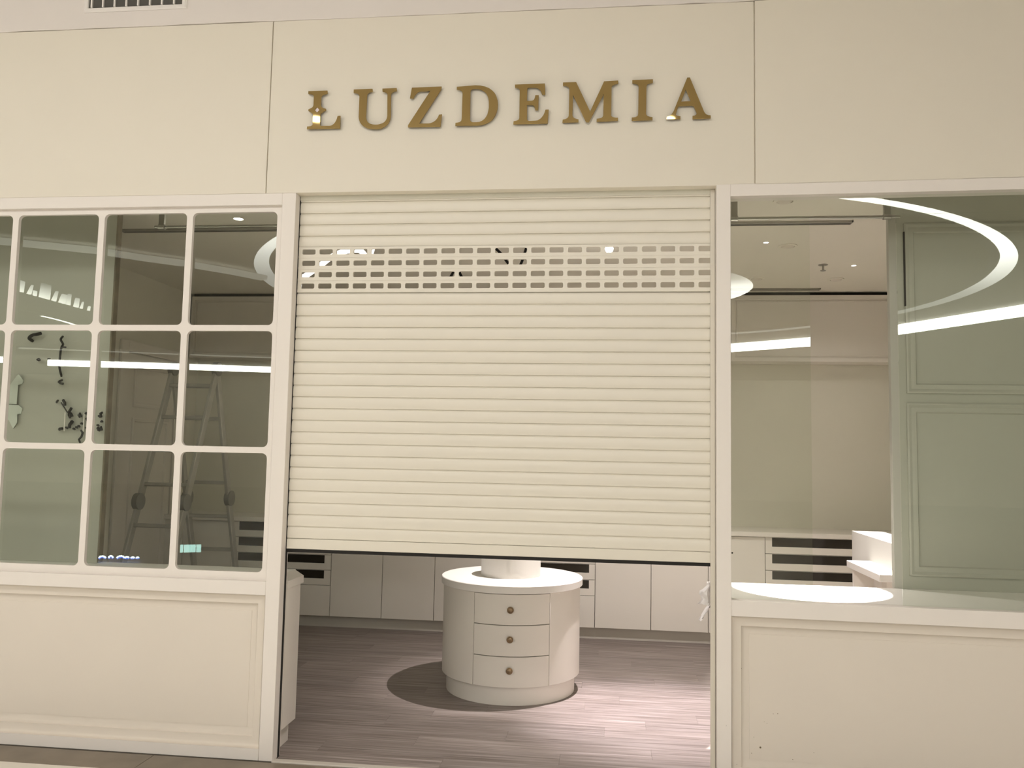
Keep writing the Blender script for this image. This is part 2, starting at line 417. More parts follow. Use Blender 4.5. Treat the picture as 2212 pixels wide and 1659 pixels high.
# ================================================================== sign letters on the fascia
LET = {'L':[[(-1.543,3.347),(-1.443,3.347),(-1.443,3.332),(-1.449,3.331),(-1.455,3.329),(-1.46,3.328),(-1.465,3.326),(-1.469,3.324),(-1.472,3.321),(-1.474,3.318),(-1.475,3.315),(-1.474,3.268),(-1.472,3.265),(-1.47,3.261),(-1.467,3.259),(-1.463,3.256),(-1.459,3.254),(-1.455,3.253),(-1.451,3.252),(-1.447,3.25),(-1.447,3.244),(-1.452,3.242),(-1.456,3.24),(-1.461,3.237),(-1.466,3.234),(-1.47,3.23),(-1.473,3.226),(-1.475,3.222),(-1.476,3.219),(-1.475,3.167),(-1.474,3.165),(-1.473,3.164),(-1.472,3.163),(-1.47,3.162),(-1.468,3.161),(-1.465,3.161),(-1.463,3.161),(-1.46,3.161),(-1.425,3.16),(-1.417,3.161),(-1.41,3.164),(-1.403,3.169),(-1.398,3.174),(-1.393,3.182),(-1.389,3.19),(-1.386,3.2),(-1.383,3.211),(-1.369,3.212),(-1.369,3.147),(-1.543,3.147),(-1.542,3.16),(-1.536,3.16),(-1.53,3.161),(-1.526,3.161),(-1.522,3.162),(-1.518,3.164),(-1.516,3.166),(-1.514,3.168),(-1.514,3.172),(-1.513,3.22),(-1.514,3.224),(-1.517,3.228),(-1.52,3.231),(-1.523,3.234),(-1.527,3.237),(-1.531,3.239),(-1.535,3.241),(-1.539,3.243),(-1.539,3.25),(-1.534,3.252),(-1.53,3.254),(-1.526,3.256),(-1.522,3.258),(-1.518,3.261),(-1.516,3.264),(-1.514,3.268),(-1.513,3.272),(-1.513,3.318),(-1.514,3.321),(-1.516,3.324),(-1.518,3.327),(-1.521,3.329),(-1.526,3.331),(-1.53,3.332),(-1.536,3.333),(-1.543,3.334)],[(-1.493,3.261),(-1.48,3.246),(-1.493,3.232),(-1.506,3.246)]],'U':[[(-1.303,3.348),(-1.206,3.349),(-1.205,3.335),(-1.211,3.334),(-1.217,3.333),(-1.222,3.331),(-1.226,3.329),(-1.229,3.326),(-1.231,3.323),(-1.233,3.318),(-1.233,3.313),(-1.235,3.203),(-1.233,3.193),(-1.23,3.184),(-1.226,3.177),(-1.22,3.171),(-1.213,3.166),(-1.204,3.163),(-1.195,3.161),(-1.185,3.16),(-1.172,3.16),(-1.161,3.162),(-1.151,3.165),(-1.142,3.169),(-1.135,3.175),(-1.129,3.183),(-1.125,3.192),(-1.123,3.203),(-1.126,3.318),(-1.128,3.322),(-1.131,3.325),(-1.134,3.327),(-1.138,3.329),(-1.142,3.331),(-1.146,3.332),(-1.15,3.333),(-1.152,3.334),(-1.153,3.348),(-1.08,3.349),(-1.079,3.335),(-1.085,3.334),(-1.09,3.333),(-1.095,3.331),(-1.099,3.329),(-1.103,3.326),(-1.105,3.323),(-1.107,3.32),(-1.108,3.315),(-1.106,3.205),(-1.108,3.189),(-1.113,3.175),(-1.12,3.164),(-1.129,3.154),(-1.14,3.147),(-1.153,3.141),(-1.168,3.138),(-1.184,3.138),(-1.202,3.139),(-1.218,3.142),(-1.233,3.147),(-1.246,3.155),(-1.256,3.164),(-1.264,3.175),(-1.269,3.187),(-1.272,3.202),(-1.272,3.312),(-1.274,3.317),(-1.276,3.321),(-1.279,3.324),(-1.283,3.327),(-1.287,3.329),(-1.292,3.33),(-1.297,3.331),(-1.303,3.332)]],'Z':[[(-1.0,3.348),(-0.848,3.349),(-0.85,3.334),(-0.959,3.16),(-0.907,3.159),(-0.897,3.161),(-0.889,3.164),(-0.881,3.168),(-0.875,3.173),(-0.869,3.179),(-0.864,3.186),(-0.86,3.194),(-0.857,3.203),(-0.842,3.204),(-0.849,3.142),(-1.014,3.143),(-1.014,3.153),(-0.904,3.329),(-0.953,3.329),(-0.961,3.328),(-0.967,3.326),(-0.972,3.323),(-0.977,3.318),(-0.981,3.313),(-0.985,3.307),(-0.988,3.301),(-0.991,3.293),(-1.008,3.294)]],'D':[[(-0.769,3.345),(-0.676,3.35),(-0.65,3.348),(-0.626,3.342),(-0.606,3.333),(-0.59,3.321),(-0.577,3.307),(-0.568,3.29),(-0.562,3.27),(-0.56,3.249),(-0.561,3.226),(-0.566,3.205),(-0.574,3.187),(-0.585,3.172),(-0.6,3.16),(-0.618,3.151),(-0.638,3.145),(-0.661,3.143),(-0.772,3.144),(-0.771,3.158),(-0.764,3.159),(-0.758,3.16),(-0.753,3.161),(-0.748,3.163),(-0.745,3.166),(-0.742,3.169),(-0.741,3.174),(-0.74,3.179),(-0.739,3.309),(-0.74,3.314),(-0.741,3.319),(-0.744,3.323),(-0.747,3.326),(-0.751,3.328),(-0.756,3.33),(-0.762,3.331),(-0.769,3.332)],[(-0.7,3.316),(-0.699,3.321),(-0.698,3.325),(-0.696,3.328),(-0.693,3.33),(-0.689,3.332),(-0.684,3.333),(-0.678,3.333),(-0.671,3.333),(-0.655,3.331),(-0.641,3.325),(-0.63,3.318),(-0.62,3.308),(-0.613,3.296),(-0.608,3.283),(-0.605,3.267),(-0.604,3.25),(-0.604,3.231),(-0.607,3.213),(-0.611,3.197),(-0.618,3.184),(-0.627,3.173),(-0.638,3.165),(-0.651,3.16),(-0.667,3.159),(-0.682,3.159),(-0.687,3.16),(-0.69,3.161),(-0.693,3.163),(-0.695,3.165),(-0.697,3.168),(-0.698,3.171),(-0.699,3.174),(-0.699,3.178)]],'E':[[(-0.475,3.347),(-0.326,3.348),(-0.323,3.292),(-0.338,3.292),(-0.341,3.301),(-0.344,3.308),(-0.348,3.315),(-0.352,3.32),(-0.357,3.324),(-0.362,3.327),(-0.369,3.329),(-0.376,3.33),(-0.403,3.331),(-0.406,3.33),(-0.408,3.33),(-0.409,3.329),(-0.411,3.328),(-0.412,3.326),(-0.413,3.323),(-0.413,3.32),(-0.413,3.317),(-0.414,3.261),(-0.391,3.261),(-0.386,3.262),(-0.382,3.264),(-0.379,3.266),(-0.377,3.27),(-0.375,3.274),(-0.374,3.278),(-0.373,3.283),(-0.372,3.289),(-0.356,3.289),(-0.357,3.213),(-0.371,3.214),(-0.373,3.22),(-0.374,3.225),(-0.376,3.23),(-0.378,3.234),(-0.381,3.237),(-0.384,3.239),(-0.389,3.241),(-0.393,3.241),(-0.413,3.242),(-0.412,3.171),(-0.412,3.168),(-0.411,3.165),(-0.41,3.163),(-0.408,3.161),(-0.406,3.16),(-0.404,3.159),(-0.401,3.158),(-0.398,3.158),(-0.368,3.159),(-0.359,3.16),(-0.351,3.164),(-0.344,3.169),(-0.338,3.175),(-0.332,3.183),(-0.327,3.192),(-0.323,3.203),(-0.32,3.214),(-0.305,3.214),(-0.309,3.144),(-0.479,3.144),(-0.478,3.159),(-0.472,3.16),(-0.466,3.161),(-0.462,3.162),(-0.458,3.164),(-0.454,3.166),(-0.452,3.168),(-0.451,3.172),(-0.45,3.176),(-0.45,3.313),(-0.45,3.317),(-0.451,3.32),(-0.453,3.323),(-0.455,3.326),(-0.459,3.329),(-0.463,3.33),(-0.468,3.332),(-0.474,3.333)]],'M':[[(-0.235,3.35),(-0.171,3.35),(-0.1,3.197),(-0.033,3.349),(0.035,3.351),(0.036,3.337),(0.03,3.336),(0.024,3.335),(0.019,3.333),(0.014,3.331),(0.01,3.329),(0.006,3.326),(0.004,3.322),(0.003,3.316),(0.003,3.176),(0.003,3.173),(0.005,3.17),(0.008,3.168),(0.012,3.166),(0.016,3.165),(0.022,3.164),(0.028,3.163),(0.036,3.163),(0.036,3.149),(-0.067,3.146),(-0.067,3.16),(-0.06,3.161),(-0.054,3.162),(-0.049,3.163),(-0.044,3.164),(-0.041,3.167),(-0.038,3.169),(-0.036,3.173),(-0.035,3.177),(-0.034,3.287),(-0.106,3.145),(-0.119,3.146),(-0.186,3.287),(-0.187,3.182),(-0.186,3.177),(-0.184,3.173),(-0.182,3.17),(-0.178,3.167),(-0.174,3.165),(-0.169,3.163),(-0.163,3.161),(-0.157,3.16),(-0.157,3.147),(-0.235,3.146),(-0.234,3.16),(-0.229,3.161),(-0.223,3.162),(-0.218,3.164),(-0.214,3.166),(-0.21,3.169),(-0.207,3.173),(-0.205,3.177),(-0.204,3.182),(-0.203,3.318),(-0.205,3.322),(-0.207,3.326),(-0.21,3.329),(-0.214,3.331),(-0.218,3.333),(-0.223,3.334),(-0.229,3.335),(-0.235,3.335)]],'I':[[(0.105,3.351),(0.204,3.352),(0.204,3.336),(0.198,3.335),(0.192,3.334),(0.187,3.333),(0.182,3.331),(0.178,3.328),(0.176,3.325),(0.174,3.321),(0.173,3.316),(0.172,3.179),(0.173,3.175),(0.175,3.171),(0.177,3.169),(0.181,3.166),(0.185,3.165),(0.19,3.163),(0.196,3.162),(0.203,3.161),(0.203,3.148),(0.104,3.147),(0.104,3.162),(0.112,3.162),(0.118,3.163),(0.123,3.164),(0.127,3.166),(0.13,3.168),(0.133,3.171),(0.134,3.175),(0.135,3.18),(0.136,3.317),(0.135,3.322),(0.134,3.325),(0.131,3.328),(0.127,3.331),(0.123,3.333),(0.118,3.334),(0.112,3.335),(0.105,3.336)]],'A':[[(0.37,3.355),(0.382,3.355),(0.45,3.181),(0.453,3.176),(0.456,3.172),(0.459,3.169),(0.463,3.166),(0.467,3.165),(0.471,3.163),(0.476,3.163),(0.481,3.162),(0.481,3.149),(0.396,3.147),(0.396,3.162),(0.401,3.162),(0.406,3.163),(0.409,3.165),(0.412,3.167),(0.414,3.169),(0.415,3.172),(0.415,3.176),(0.414,3.18),(0.403,3.207),(0.402,3.209),(0.4,3.211),(0.399,3.212),(0.397,3.213),(0.395,3.214),(0.393,3.214),(0.39,3.215),(0.388,3.215),(0.34,3.214),(0.336,3.214),(0.333,3.213),(0.331,3.212),(0.329,3.211),(0.327,3.209),(0.326,3.208),(0.325,3.205),(0.324,3.203),(0.316,3.175),(0.315,3.172),(0.316,3.169),(0.318,3.167),(0.321,3.165),(0.325,3.164),(0.329,3.163),(0.333,3.162),(0.337,3.162),(0.337,3.149),(0.271,3.148),(0.272,3.161),(0.278,3.162),(0.284,3.165),(0.289,3.167),(0.293,3.171),(0.297,3.175),(0.3,3.18),(0.303,3.185),(0.306,3.19)],[(0.363,3.297),(0.387,3.236),(0.34,3.235)]]}
DESC = {'L':'gold letter L with a diamond cut through its stem, first of the sign',
 'U':'gold serif letter U, second letter of the sign above the shutter','Z':'gold serif letter Z, third letter of the sign above the shutter',
 'D':'gold serif letter D, between Z and E of the sign above the shutter','E':'gold serif letter E, between D and M of the sign above the shutter',
 'M':'wide gold serif letter M of the sign above the shutter','I':'narrow gold serif letter I, between M and A of the sign',
 'A':'gold serif letter A, last letter of the sign above the shutter'}
for ch, loops in LET.items():
    loops = [[(x*1.0028, 1.52 + (z-1.52)*1.0028) for x, z in lp] for lp in loops]
    cx = sum(p[0] for p in loops[0]) / len(loops[0]); z0 = min(p[1] for p in loops[0])
    cu = bpy.data.curves.new('tmp', 'CURVE'); cu.dimensions = '2D'; cu.fill_mode = 'BOTH'; cu.extrude = 0.004; cu.bevel_depth = 0.0006; cu.bevel_resolution = 0
    for lp in loops:
        s = cu.splines.new('POLY'); s.points.add(len(lp) - 1); s.use_cyclic_u = True
        for i, (x, z) in enumerate(lp): s.points[i].co = (x - cx, z - z0, 0, 1)
    t = bpy.data.objects.new('tmp', cu); C.objects.link(t)
    me = bpy.data.meshes.new_from_object(t.evaluated_get(bpy.context.evaluated_depsgraph_get()))
    bpy.data.objects.remove(t); bpy.data.curves.remove(cu)
    me.materials.clear(); me.materials.append(M['gold'])
    o = bpy.data.objects.new('sign_letter', me); C.objects.link(o)
    o.matrix_world = Matrix.Translation((cx, -0.014, z0)) @ Matrix.Rotation(PI/2, 4, 'X')
    tag(o, DESC[ch], 'letter', 'letters of the shop sign')
    if len(loops) > 1 and ch == 'L':
        q = loops[1]; m = MB()
        m.grid([[(x - cx, z - z0, d) for x, z in q] for d in (-0.004, 0.002)], True, False, True)
        m.build('diamond_inlay', M['inlay'], o)['label'] = 'pale diamond inlay'

# ================================================================== floors
fl = struct(empty('floor'))                                        # mall floor, stone border and pale tiles
x = -7.0; i = 0
while x < 5:
    bevel(MB().box(x + 0.001, x + 1.199, -0.205, -0.012, -0.03, 0.0).build('border_stone', M['stone'], fl), 0.0015, 1); x += 1.2
t0 = None
for iy in range(3):
    for ix in range(12):
        if t0 is None: t0 = bevel(MB().box(0.0015, 1.1985, -1.1985, -0.0015, -0.03, 0.0).build('tile', M['tile'], fl), 0.0015, 1); o = t0
        else: o = t0.copy(); C.objects.link(o)
        o.location = (-7.0 + 1.2*ix, -0.205 - 1.2*iy, 0)
MB().box(-28, 18, -26, -0.2, -0.10, -0.031).build('screed', M['stone'], fl)
MB().box(-28,-7.0,-3.81,0,-0.03,-0.001).box(7.4,18,-3.81,0,-0.03,-0.001).build('outer_tiling', M['tile'], fl)
MB().box(-28,18,-26,-3.81,-0.03,-0.001).build('dark_paving', M['fartile'], fl)
tr = struct(bevel(MB().box(-1.60, 0.512, -0.010, 0.030, -0.02, 0.006).build('trim_1', M['thresh']), 0.003, 2))
fs = struct(empty('floor'))                                        # shop floor, one object per plank
MB().box(-4.6, 3.0, 0.03, 3.6, -0.08, -0.012).build('subfloor', M['stone'], fs)
PWD, PLN = 0.152, 1.22
p0 = None
for r in range(20):
    off = [0.0, 0.47, 0.83, 0.22, 0.64, 1.02][r % 6] + 0.05*((r*7) % 5)
    x = -4.45 + off - PLN
    y0 = 0.032 + PWD*r
    while x < 2.85:
        if p0 is None: p0 = bevel(MB().box(0.0002, PLN-0.0002, 0.0002, PWD-0.0002, -0.010, 0.0).build('plank', M['wood'], fs), 0.0005, 1); o = p0
        else: o = p0.copy(); C.objects.link(o)
        o.location = (x, y0, 0); x += PLN

# ================================================================== ceilings and inner walls
struct(MB().box(-28, 18, -26, 0.09, 4.20, 4.26).build('ceiling', M['ceil']))
struct(MB().box(-4.6, 3.0, 0.09, 3.6, 2.93, 3.0).build('ceiling', M['inceil']))
struct(MB().box(-4.6, 3.0, 3.44, 3.56, 0, 2.93).build('wall_back', M['inwall']))
struct(MB().box(-3.99, -3.87, 0.60, 3.44, 0, 2.93).build('wall_left', M['inwall']))
struct(MB().box(2.70, 2.82, 0.60, 3.44, 0, 2.93).build('wall_right', M['inwall']))
struct(MB().box(-28, 18, -26.3, -26, 0, 4.2).build('wall_far', M['fascia']))
# panelled door in the left side wall
d1 = struct(empty('door_1'))
PRF = [(0,0),(0.0,-0.012),(0.012,-0.018),(0.030,-0.014),(0.034,0.0)]
dm = MB().box(-3.869, -3.845, 2.16, 2.26, 0, 2.36).box(-3.869, -3.845, 3.02, 3.12, 0, 2.36).box(-3.869, -3.845, 2.26, 3.02, 2.27, 2.36)
bevel(dm.build('door_frame', M['white'], d1), 0.004, 1)
dm = MB().box(-3.869, -3.855, 2.27, 3.01, 0.01, 2.26)
bevel(dm.build('door_leaf', M['white'], d1), 0.002, 1)
def side(p): return (-3.855 - p[1], p[0], p[2])
MB().panel(2.36, 2.92, 1.83, 2.18, 0, PRF, fill=False).build('door_moulding', M['white'], d1, side)
MB().panel(2.36, 2.92, 0.15, 1.74, 0, PRF, fill=False).build('door_moulding', M['white'], d1, side)

# window back boards (panelled display walls just behind the windows)
BP = [(0,0),(0.003,0.009),(0.010,0.011),(0.020,0.006),(0.034,0.006),(0.038,0.011),(0.046,0.012),(0.056,0.010)]
def backboard(x0, x1, z0, z1, y, fields, label, zd, xf=None):
    root = tag(empty('display_backboard', (0,0,0)), label, 'display wall')
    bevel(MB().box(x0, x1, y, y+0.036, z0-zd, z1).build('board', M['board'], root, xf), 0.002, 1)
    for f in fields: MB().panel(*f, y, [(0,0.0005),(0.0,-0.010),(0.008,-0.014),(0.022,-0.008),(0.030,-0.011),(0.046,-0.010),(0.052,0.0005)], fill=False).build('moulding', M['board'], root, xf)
    return root
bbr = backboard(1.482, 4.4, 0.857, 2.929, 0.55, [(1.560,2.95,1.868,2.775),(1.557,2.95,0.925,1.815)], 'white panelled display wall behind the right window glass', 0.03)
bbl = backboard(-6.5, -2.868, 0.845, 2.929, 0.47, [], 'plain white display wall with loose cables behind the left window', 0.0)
MB().box(-2.8678, -2.858, 0.468, 0.508, 0.850, 2.929).build('raw_edge', M['chip'], bbl)['label'] = 'raw unpainted board edge with dark patches'
mm = MB().box(1.556, 1.566, 0.5385, 0.549, 2.33, 2.73)
mm.build('open_joint', M['black'], bbr)

# ================================================================== back counter: base units, worktop
FY = 2.97
def base_body(root, w):
    MB().box(0.001, w-0.001, 0.020, 0.46, 0.096, 0.876).build('body', M['white'], root)
    MB().box(0, w, 0.050, 0.46, 0.0, 0.095).build('plinth', M['plinth'], root)
def door_unit(w):
    r = empty('base_cabinet'); base_body(r, w)
    d = bevel(MB().box(0.0022, w-0.0022, 0, 0.019, 0.097, 0.872).build('door', M['white'], r), 0.0012, 1)
    MB().box(0.0015, w-0.0015, 0.0192, 0.0198, 0.0965, 0.8758).build('gap', M['black'], r)
    return r
def glass_drawers(w, side_w):
    r = empty('drawer_cabinet'); base_body(r, w)
    MB().box(0.0015, w-0.0015, 0.0192, 0.0198, 0.0965, 0.8758).build('gap', M['black'], r)
    for z0, z1 in ((0.745,0.8735),(0.6125,0.741),(0.4845,0.6085),(0.356,0.481)):
        f = MB(); g0, g1 = z0 + 0.054, z1 - 0.0015
        f.box(0.0022, side_w, 0, 0.019, z0, z1).box(w-side_w, w-0.0022, 0, 0.019, z0, z1).box(side_w, w-side_w, 0, 0.019, z0, g0).box(side_w, w-side_w, 0, 0.019, g1, z1)
        d = f.build('drawer', M['white'], r)
        MB().box(side_w, w-side_w, 0.008, 0.012, g0, g1).build('drawer_glass', M['darkglass'], d)
    bevel(MB().box(0.0022, w-0.0022, 0, 0.019, 0.097, 0.352).build('drawer', M['white'], r), 0.0012, 1)
    return r
G_D, G_G = 'door units of the back counter', 'glass fronted drawer units of the back counter'
du = None
for x0, x1, lab in ((-3.685,-3.234,'plain white base unit left of the ladder-side glass drawers'),
    (-2.335,-1.884,'plain white base unit touching the left glass drawer unit'),
    (-1.884,-1.433,'plain white base unit, second to the right of the left glass drawers'),
    (-1.433,-0.985,'plain white base unit half hidden by the round island'),
    (-0.088,0.367,'plain white base unit just right of the middle glass drawers'),
    (0.367,0.826,'plain white base unit behind the doorway beside the white plastic film'),
    (0.826,1.276,'plain white base unit with a dark keyhole, left of the right glass drawers'),
    (2.180,2.690,'plain white base unit behind the cash desk')):
    u = door_unit(x1 - x0); u.location = (x0, FY, 0)
    tag(u, lab, 'cabinet', G_D)
    if abs(x0 - 0.826) < 1e-6:
        mk = MB(); mk.grid([[(0.190+0.0075*math.cos(2*PI*i/14), yy, 0.740+0.0075*math.sin(2*PI*i/14)) for i in range(14)] for yy in (0.006,-0.0012)], True, False, True)
        mk.build('keyhole', M['black'], u)['label'] = 'dark round keyhole'
for x0, x1, s, lab in ((-3.234,-2.335,0.060,'white drawer unit with four dark glass fronts behind the ladder'),
    (-0.985,-0.088,0.050,'white drawer unit with dark glass fronts behind the round island'),
    (1.276,2.180,0.054,'white drawer unit with dark glass fronts seen through the right window')):
    u = glass_drawers(x1 - x0, s); u.location = (x0, FY, 0); tag(u, lab, 'cabinet', G_G)
wt = bevel(MB().box(-3.865, 2.695, 2.945, 3.438, 0.877, 0.915).build('worktop', M['white']), 0.003, 2)
tag(wt, 'long white worktop along the back wall on the base units', 'worktop')
tag(bevel(MB().box(-3.865,-3.689,2.975,3.43,0,0.875).build('filler_panel', M['white']),0.002,1), 'narrow white filler at the left end of the back counter', 'panel')
# wall cabinets above
UP = [(0,0),(0.032,0.0),(0.0325,0.010),(0.040,0.014),(0.048,0.013),(0.0485,0.006),(0.056,0.004),(0.0565,0.010),(0.064,0.012)]
for x0, x1, lab in ((-3.835,-2.210,'white panelled wall cabinet in the back left corner'),(-2.206,-0.584,'white panelled wall cabinet second from the left, behind the shutter'),
    (-0.580,1.035,'white panelled wall cabinet left of the right window view, behind the shutter'),(1.044,2.690,'white panelled wall cabinet seen through the right window')):
    r = tag(empty('wall_cabinet', (x0, 3.20, 2.33)), lab, 'cabinet', 'wall cabinets above the back counter')
    w = x1 - x0
    MB().box(0, w, 0.02, 0.238, 0.0, 0.565).build('body', M['white'], r)
    mb = MB().panel(0.0015, w-0.0015, 0.0, 0.568, 0.0, UP); mb.grid([[(0.0015,0.0,0.0),(w-0.0015,0,0),(w-0.0015,0,0.568),(0.0015,0,0.568)],[(0.0015,0.019,0.0),(w-0.0015,0.019,0),(w-0.0015,0.019,0.568),(0.0015,0.019,0.568)]], True, False)
    mb.build('door', M['white'], r)
struct(MB().box(-3.835, 2.69, 3.24, 3.438, 2.90, 2.929).build('trim_2', M['black']))

# ================================================================== round island with its drum
IX, IY, IR = -0.612, 1.503, 0.446
isl = tag(empty('drawer_island', (IX, IY, 0)), 'round white island with three curved drawers on the wood floor', 'island')
MB().lathe([(0.0,0.0),(0.416,0.0),(0.416,0.115)], n=96).build('plinth', M['white'], isl)
a_l, a_r = math.radians(245.6), math.radians(308.0)
def sector(r0, r1, a0, a1, z0, z1, n):
    m = MB(); rings = []
    for i in range(n+1):
        a = a0 + (a1-a0)*i/n; c, s = math.cos(a), math.sin(a)
        rings.append([(r0*c,r0*s,z0),(r1*c,r1*s,z0),(r1*c,r1*s,z1),(r0*c,r0*s,z1)])
    m.grid(rings, True, True, True); return m
g = 0.0034
MB().lathe([(0.0,0.112),(IR-0.016,0.112),(IR-0.016,0.664),(0,0.664)], n=96).build('core', M['black'], isl)
bevel(sector(IR-0.018, IR, a_r+g, a_l+2*PI-g, 0.112, 0.664, 110).build('shell', M['white'], isl), 0.0015, 1)
zs = [0.112, 0.293, 0.478, 0.6625]
KA = math.radians(275.5)
kn = None
for k in range(3):
    d = bevel(sector(IR-0.018, IR, a_l+g, a_r-g, zs[k]+(0.0022 if k else 0), zs[k+1]-0.0022, 26).build('drawer', M['white'], isl), 0.0012, 1)
    zc = (0.215, 0.398, 0.572)[k]
    if kn is None:
        m = MB(); prof = [(0.0,0.0),(0.012,0.0),(0.011,0.006),(0.014,0.010),(0.0205,0.014),(0.0205,0.018),(0.0165,0.020),(0.0145,0.0185),(0.011,0.021),(0.0,0.0225)]
        rings = [[(r*math.cos(2*PI*i/20), -h, r*math.sin(2*PI*i/20)) for i in range(20)] for r, h in prof]
        m.grid(rings, True, True)
        kn = m.build('knob', M['bronze'], d); kn['label'] = 'small round antique brass knob'
        o = kn
    else:
        o = kn.copy(); C.objects.link(o); o.parent = d
    o.location = (IR*math.cos(KA), IR*math.sin(KA) - 0.0005, zc); o.rotation_euler = (0, 0, KA + PI/2)
tp = MB().lathe([(0.0,0.6655),(0.458,0.6655),(0.4615,0.669),(0.4615,0.709),(0.458,0.7125),(0.0,0.7125)], n=128)
tp.build('top', M['top'], isl)
DRUM_R, DRUM_H = 0.196, 0.16
dr = MB().lathe([(0.0,0.0),(DRUM_R,0.0),(DRUM_R,DRUM_H-0.004),(DRUM_R-0.004,DRUM_H),(0.0,DRUM_H)], n=80).build('display_drum', M['top'], None, None, (IX-0.012, IY+0.02, 0.713))
tag(dr, 'short white drum standing on the round island top', 'plinth')

# ================================================================== cash desk at the right
cd = tag(empty('cash_desk', (1.836, 1.9, 0)), 'white two level cash desk in front of the right glass drawers', 'desk')
def cdb(x0,x1,y0,y1,z0,z1): return MB().box(x0-1.836,x1-1.836,y0-1.9,y1-1.9,z0,z1)
bevel(cdb(1.836,2.055,1.20,2.56,0.0,0.98).build('raised_counter', M['top'], cd), 0.002, 1)
bevel(cdb(1.675,1.8355,1.42,2.12,0.765,0.81).build('shelf', M['top'], cd), 0.002, 1)
bevel(cdb(1.700,1.8355,2.05,2.075,0.0,0.765).build('support', M['white'], cd), 0.001, 1)
bevel(cdb(1.745,1.8355,1.50,1.60,0.0,0.765).build('support', M['white'], cd), 0.001, 1)

# counter end standing behind the left door jamb
wc = tag(empty('window_counter', (-1.66, 0.2, 0)), 'low white counter end just inside the left door jamb', 'counter')
def wcb(x0,x1,y0,y1,z0,z1): return MB().box(x0+1.66,x1+1.66,y0-0.2,y1-0.2,z0,z1)
def wcp(pts, z0, z1): return MB().grid([[(x+1.66, y-0.2, z) for x, y in pts] for z in (z0, z1)], True, False, True)
bevel(wcp([(-1.719,0.112),(-1.598,0.112),(-1.598,0.328),(-1.719,0.520)],0.806,0.845).build('top', M['white'], wc), 0.002, 1)
wcp([(-1.719,0.112),(-1.604,0.112),(-1.604,0.302),(-1.719,0.490)],0.112,0.805).build('body', M['white'], wc)
wcp([(-1.719,0.112),(-1.640,0.112),(-1.640,0.302),(-1.719,0.440)],0.0,0.111).build('plinth', M['white'], wc)

# ================================================================== ladder
lad = tag(empty('folding_ladder', (-3.25, 2.2, 0)), 'grey hinged aluminium ladder opened as an A behind the left window', 'ladder')
O = Vector((-3.25, 2.2, 0))
T = [Vector((-3.40,2.15,2.12)), Vector((-3.04,2.15,2.12))]
MF = [Vector((-3.458,1.87,1.10)), Vector((-3.092,1.87,1.10))]
MR = [Vector((-3.41,2.48,1.10)), Vector((-3.05,2.48,1.10))]
FF = [Vector((-3.52,1.565,0.03)), Vector((-3.150,1.565,0.03))]
FR = [Vector((-3.425,2.85,0.03)), Vector((-3.060,2.85,0.03))]
def rel(v): return v - O
for s in (0, 1):
    for a, b in ((T[s], MF[s]), (MF[s], FF[s]), (T[s], MR[s]), (MR[s], FR[s])):
        m = MB().bar(rel(a), rel(b), 0.026, 0.062, (1,0,0))
        bevel(m.build('rail', M['alu'], lad), 0.004, 1)
    for b in (FF[s], FR[s]):
        p = rel(b); MB().box(p.x-0.018, p.x+0.018, p.y-0.04, p.y+0.04, 0.0, 0.045).build('foot', M['rubber'], lad)
    for c, r, off in ((T[s], 0.055, 0), (MF[s], 0.062, -1), (MR[s], 0.062, 1)):
        p = rel(c); sx = 0.020
        m = MB(); n = 20
        cy = p.y + 0.014*off
        m.grid([[(p.x+q*sx, cy+rr*math.cos(2*PI*i/n), p.z+rr*math.sin(2*PI*i/n)) for i in range(n)] for q, rr in ((-1.15,r*0.5),(-1.0,r),(1.0,r),(1.15,r*0.5))], True, False, True)
        m.build('hinge', M['hinge'], lad)
def lerp(a, b, t): return a + (b-a)*t
for A0, B0, ts in ((T, MF, (0.13,0.375,0.625,0.875)), (MF, FF, (0.16,0.42,0.67,0.92)), (T, MR, (0.13,0.375,0.625,0.875)), (MR, FR, (0.14,0.40,0.66,0.90))):
    for t in ts:
        m = MB().bar(rel(lerp(A0[0],B0[0],t)), rel(lerp(A0[1],B0[1],t)), 0.028, 0.034, (0,0,1))
        bevel(m.build('rung', M['alu'], lad), 0.005, 1)

# ================================================================== rails, cables, paper on the left; film on the right jamb
def glass_rail(x0, x1, y, z, hangers, label):
    r = tag(empty('hanging_rail', (x0, y, z)), label, 'rail')
    MB().tube([(0,0,0),(x1-x0,0,0)], 0.0095, 12).build('tube', M['steel'], r)
    for h in hangers:
        m = MB().box(h-x0-0.017, h-x0+0.017, -0.010, 0.010, 0.0, 2.932-z);
        m.tube([(h-x0-0.02,0,0),(h-x0+0.02,0,0)], 0.016, 12)
        bevel(m.build('hanger', M['steel'], r), 0.002, 1)
glass_rail(-2.590, -0.75, 0.40, 2.765, (-2.548,-0.9), 'thin steel rail under the ceiling inside the left window')
glass_rail(0.30, 1.492, 0.40, 2.772, (0.655,1.428), 'thin steel rail under the ceiling inside the right window')
BY = 0.468
def cable(name, pts, r, label, group=None, taper=True):
    P = [Vector(p) for p in pts]; path = []
    for i in range(len(P)-1):
        p0 = P[max(i-1,0)]; p1 = P[i]; p2 = P[i+1]; p3 = P[min(i+2,len(P)-1)]
        for k in range(6):
            t = k/6; path.append(0.5*((2*p1)+(p2-p0)*t+(2*p0-5*p1+4*p2-p3)*t*t+(3*p1-p0-3*p2+p3)*t**3))
    path.append(P[-1]); c0 = P[0].copy()
    o = MB().tube([p - c0 for p in path], r, 7).build(name, M['cable'], None, None, c0)
    tag(o, label, 'cable', group); return o
CG = 'loose cable ends on the left display wall'
def bw(x, y, d=0.0):                                              # measured marks on the back board
    return (-3.3700 + (x-380)*0.000510 + (y-260)*0.0000200, BY - d, 2.137 - (y-260)*0.000512)
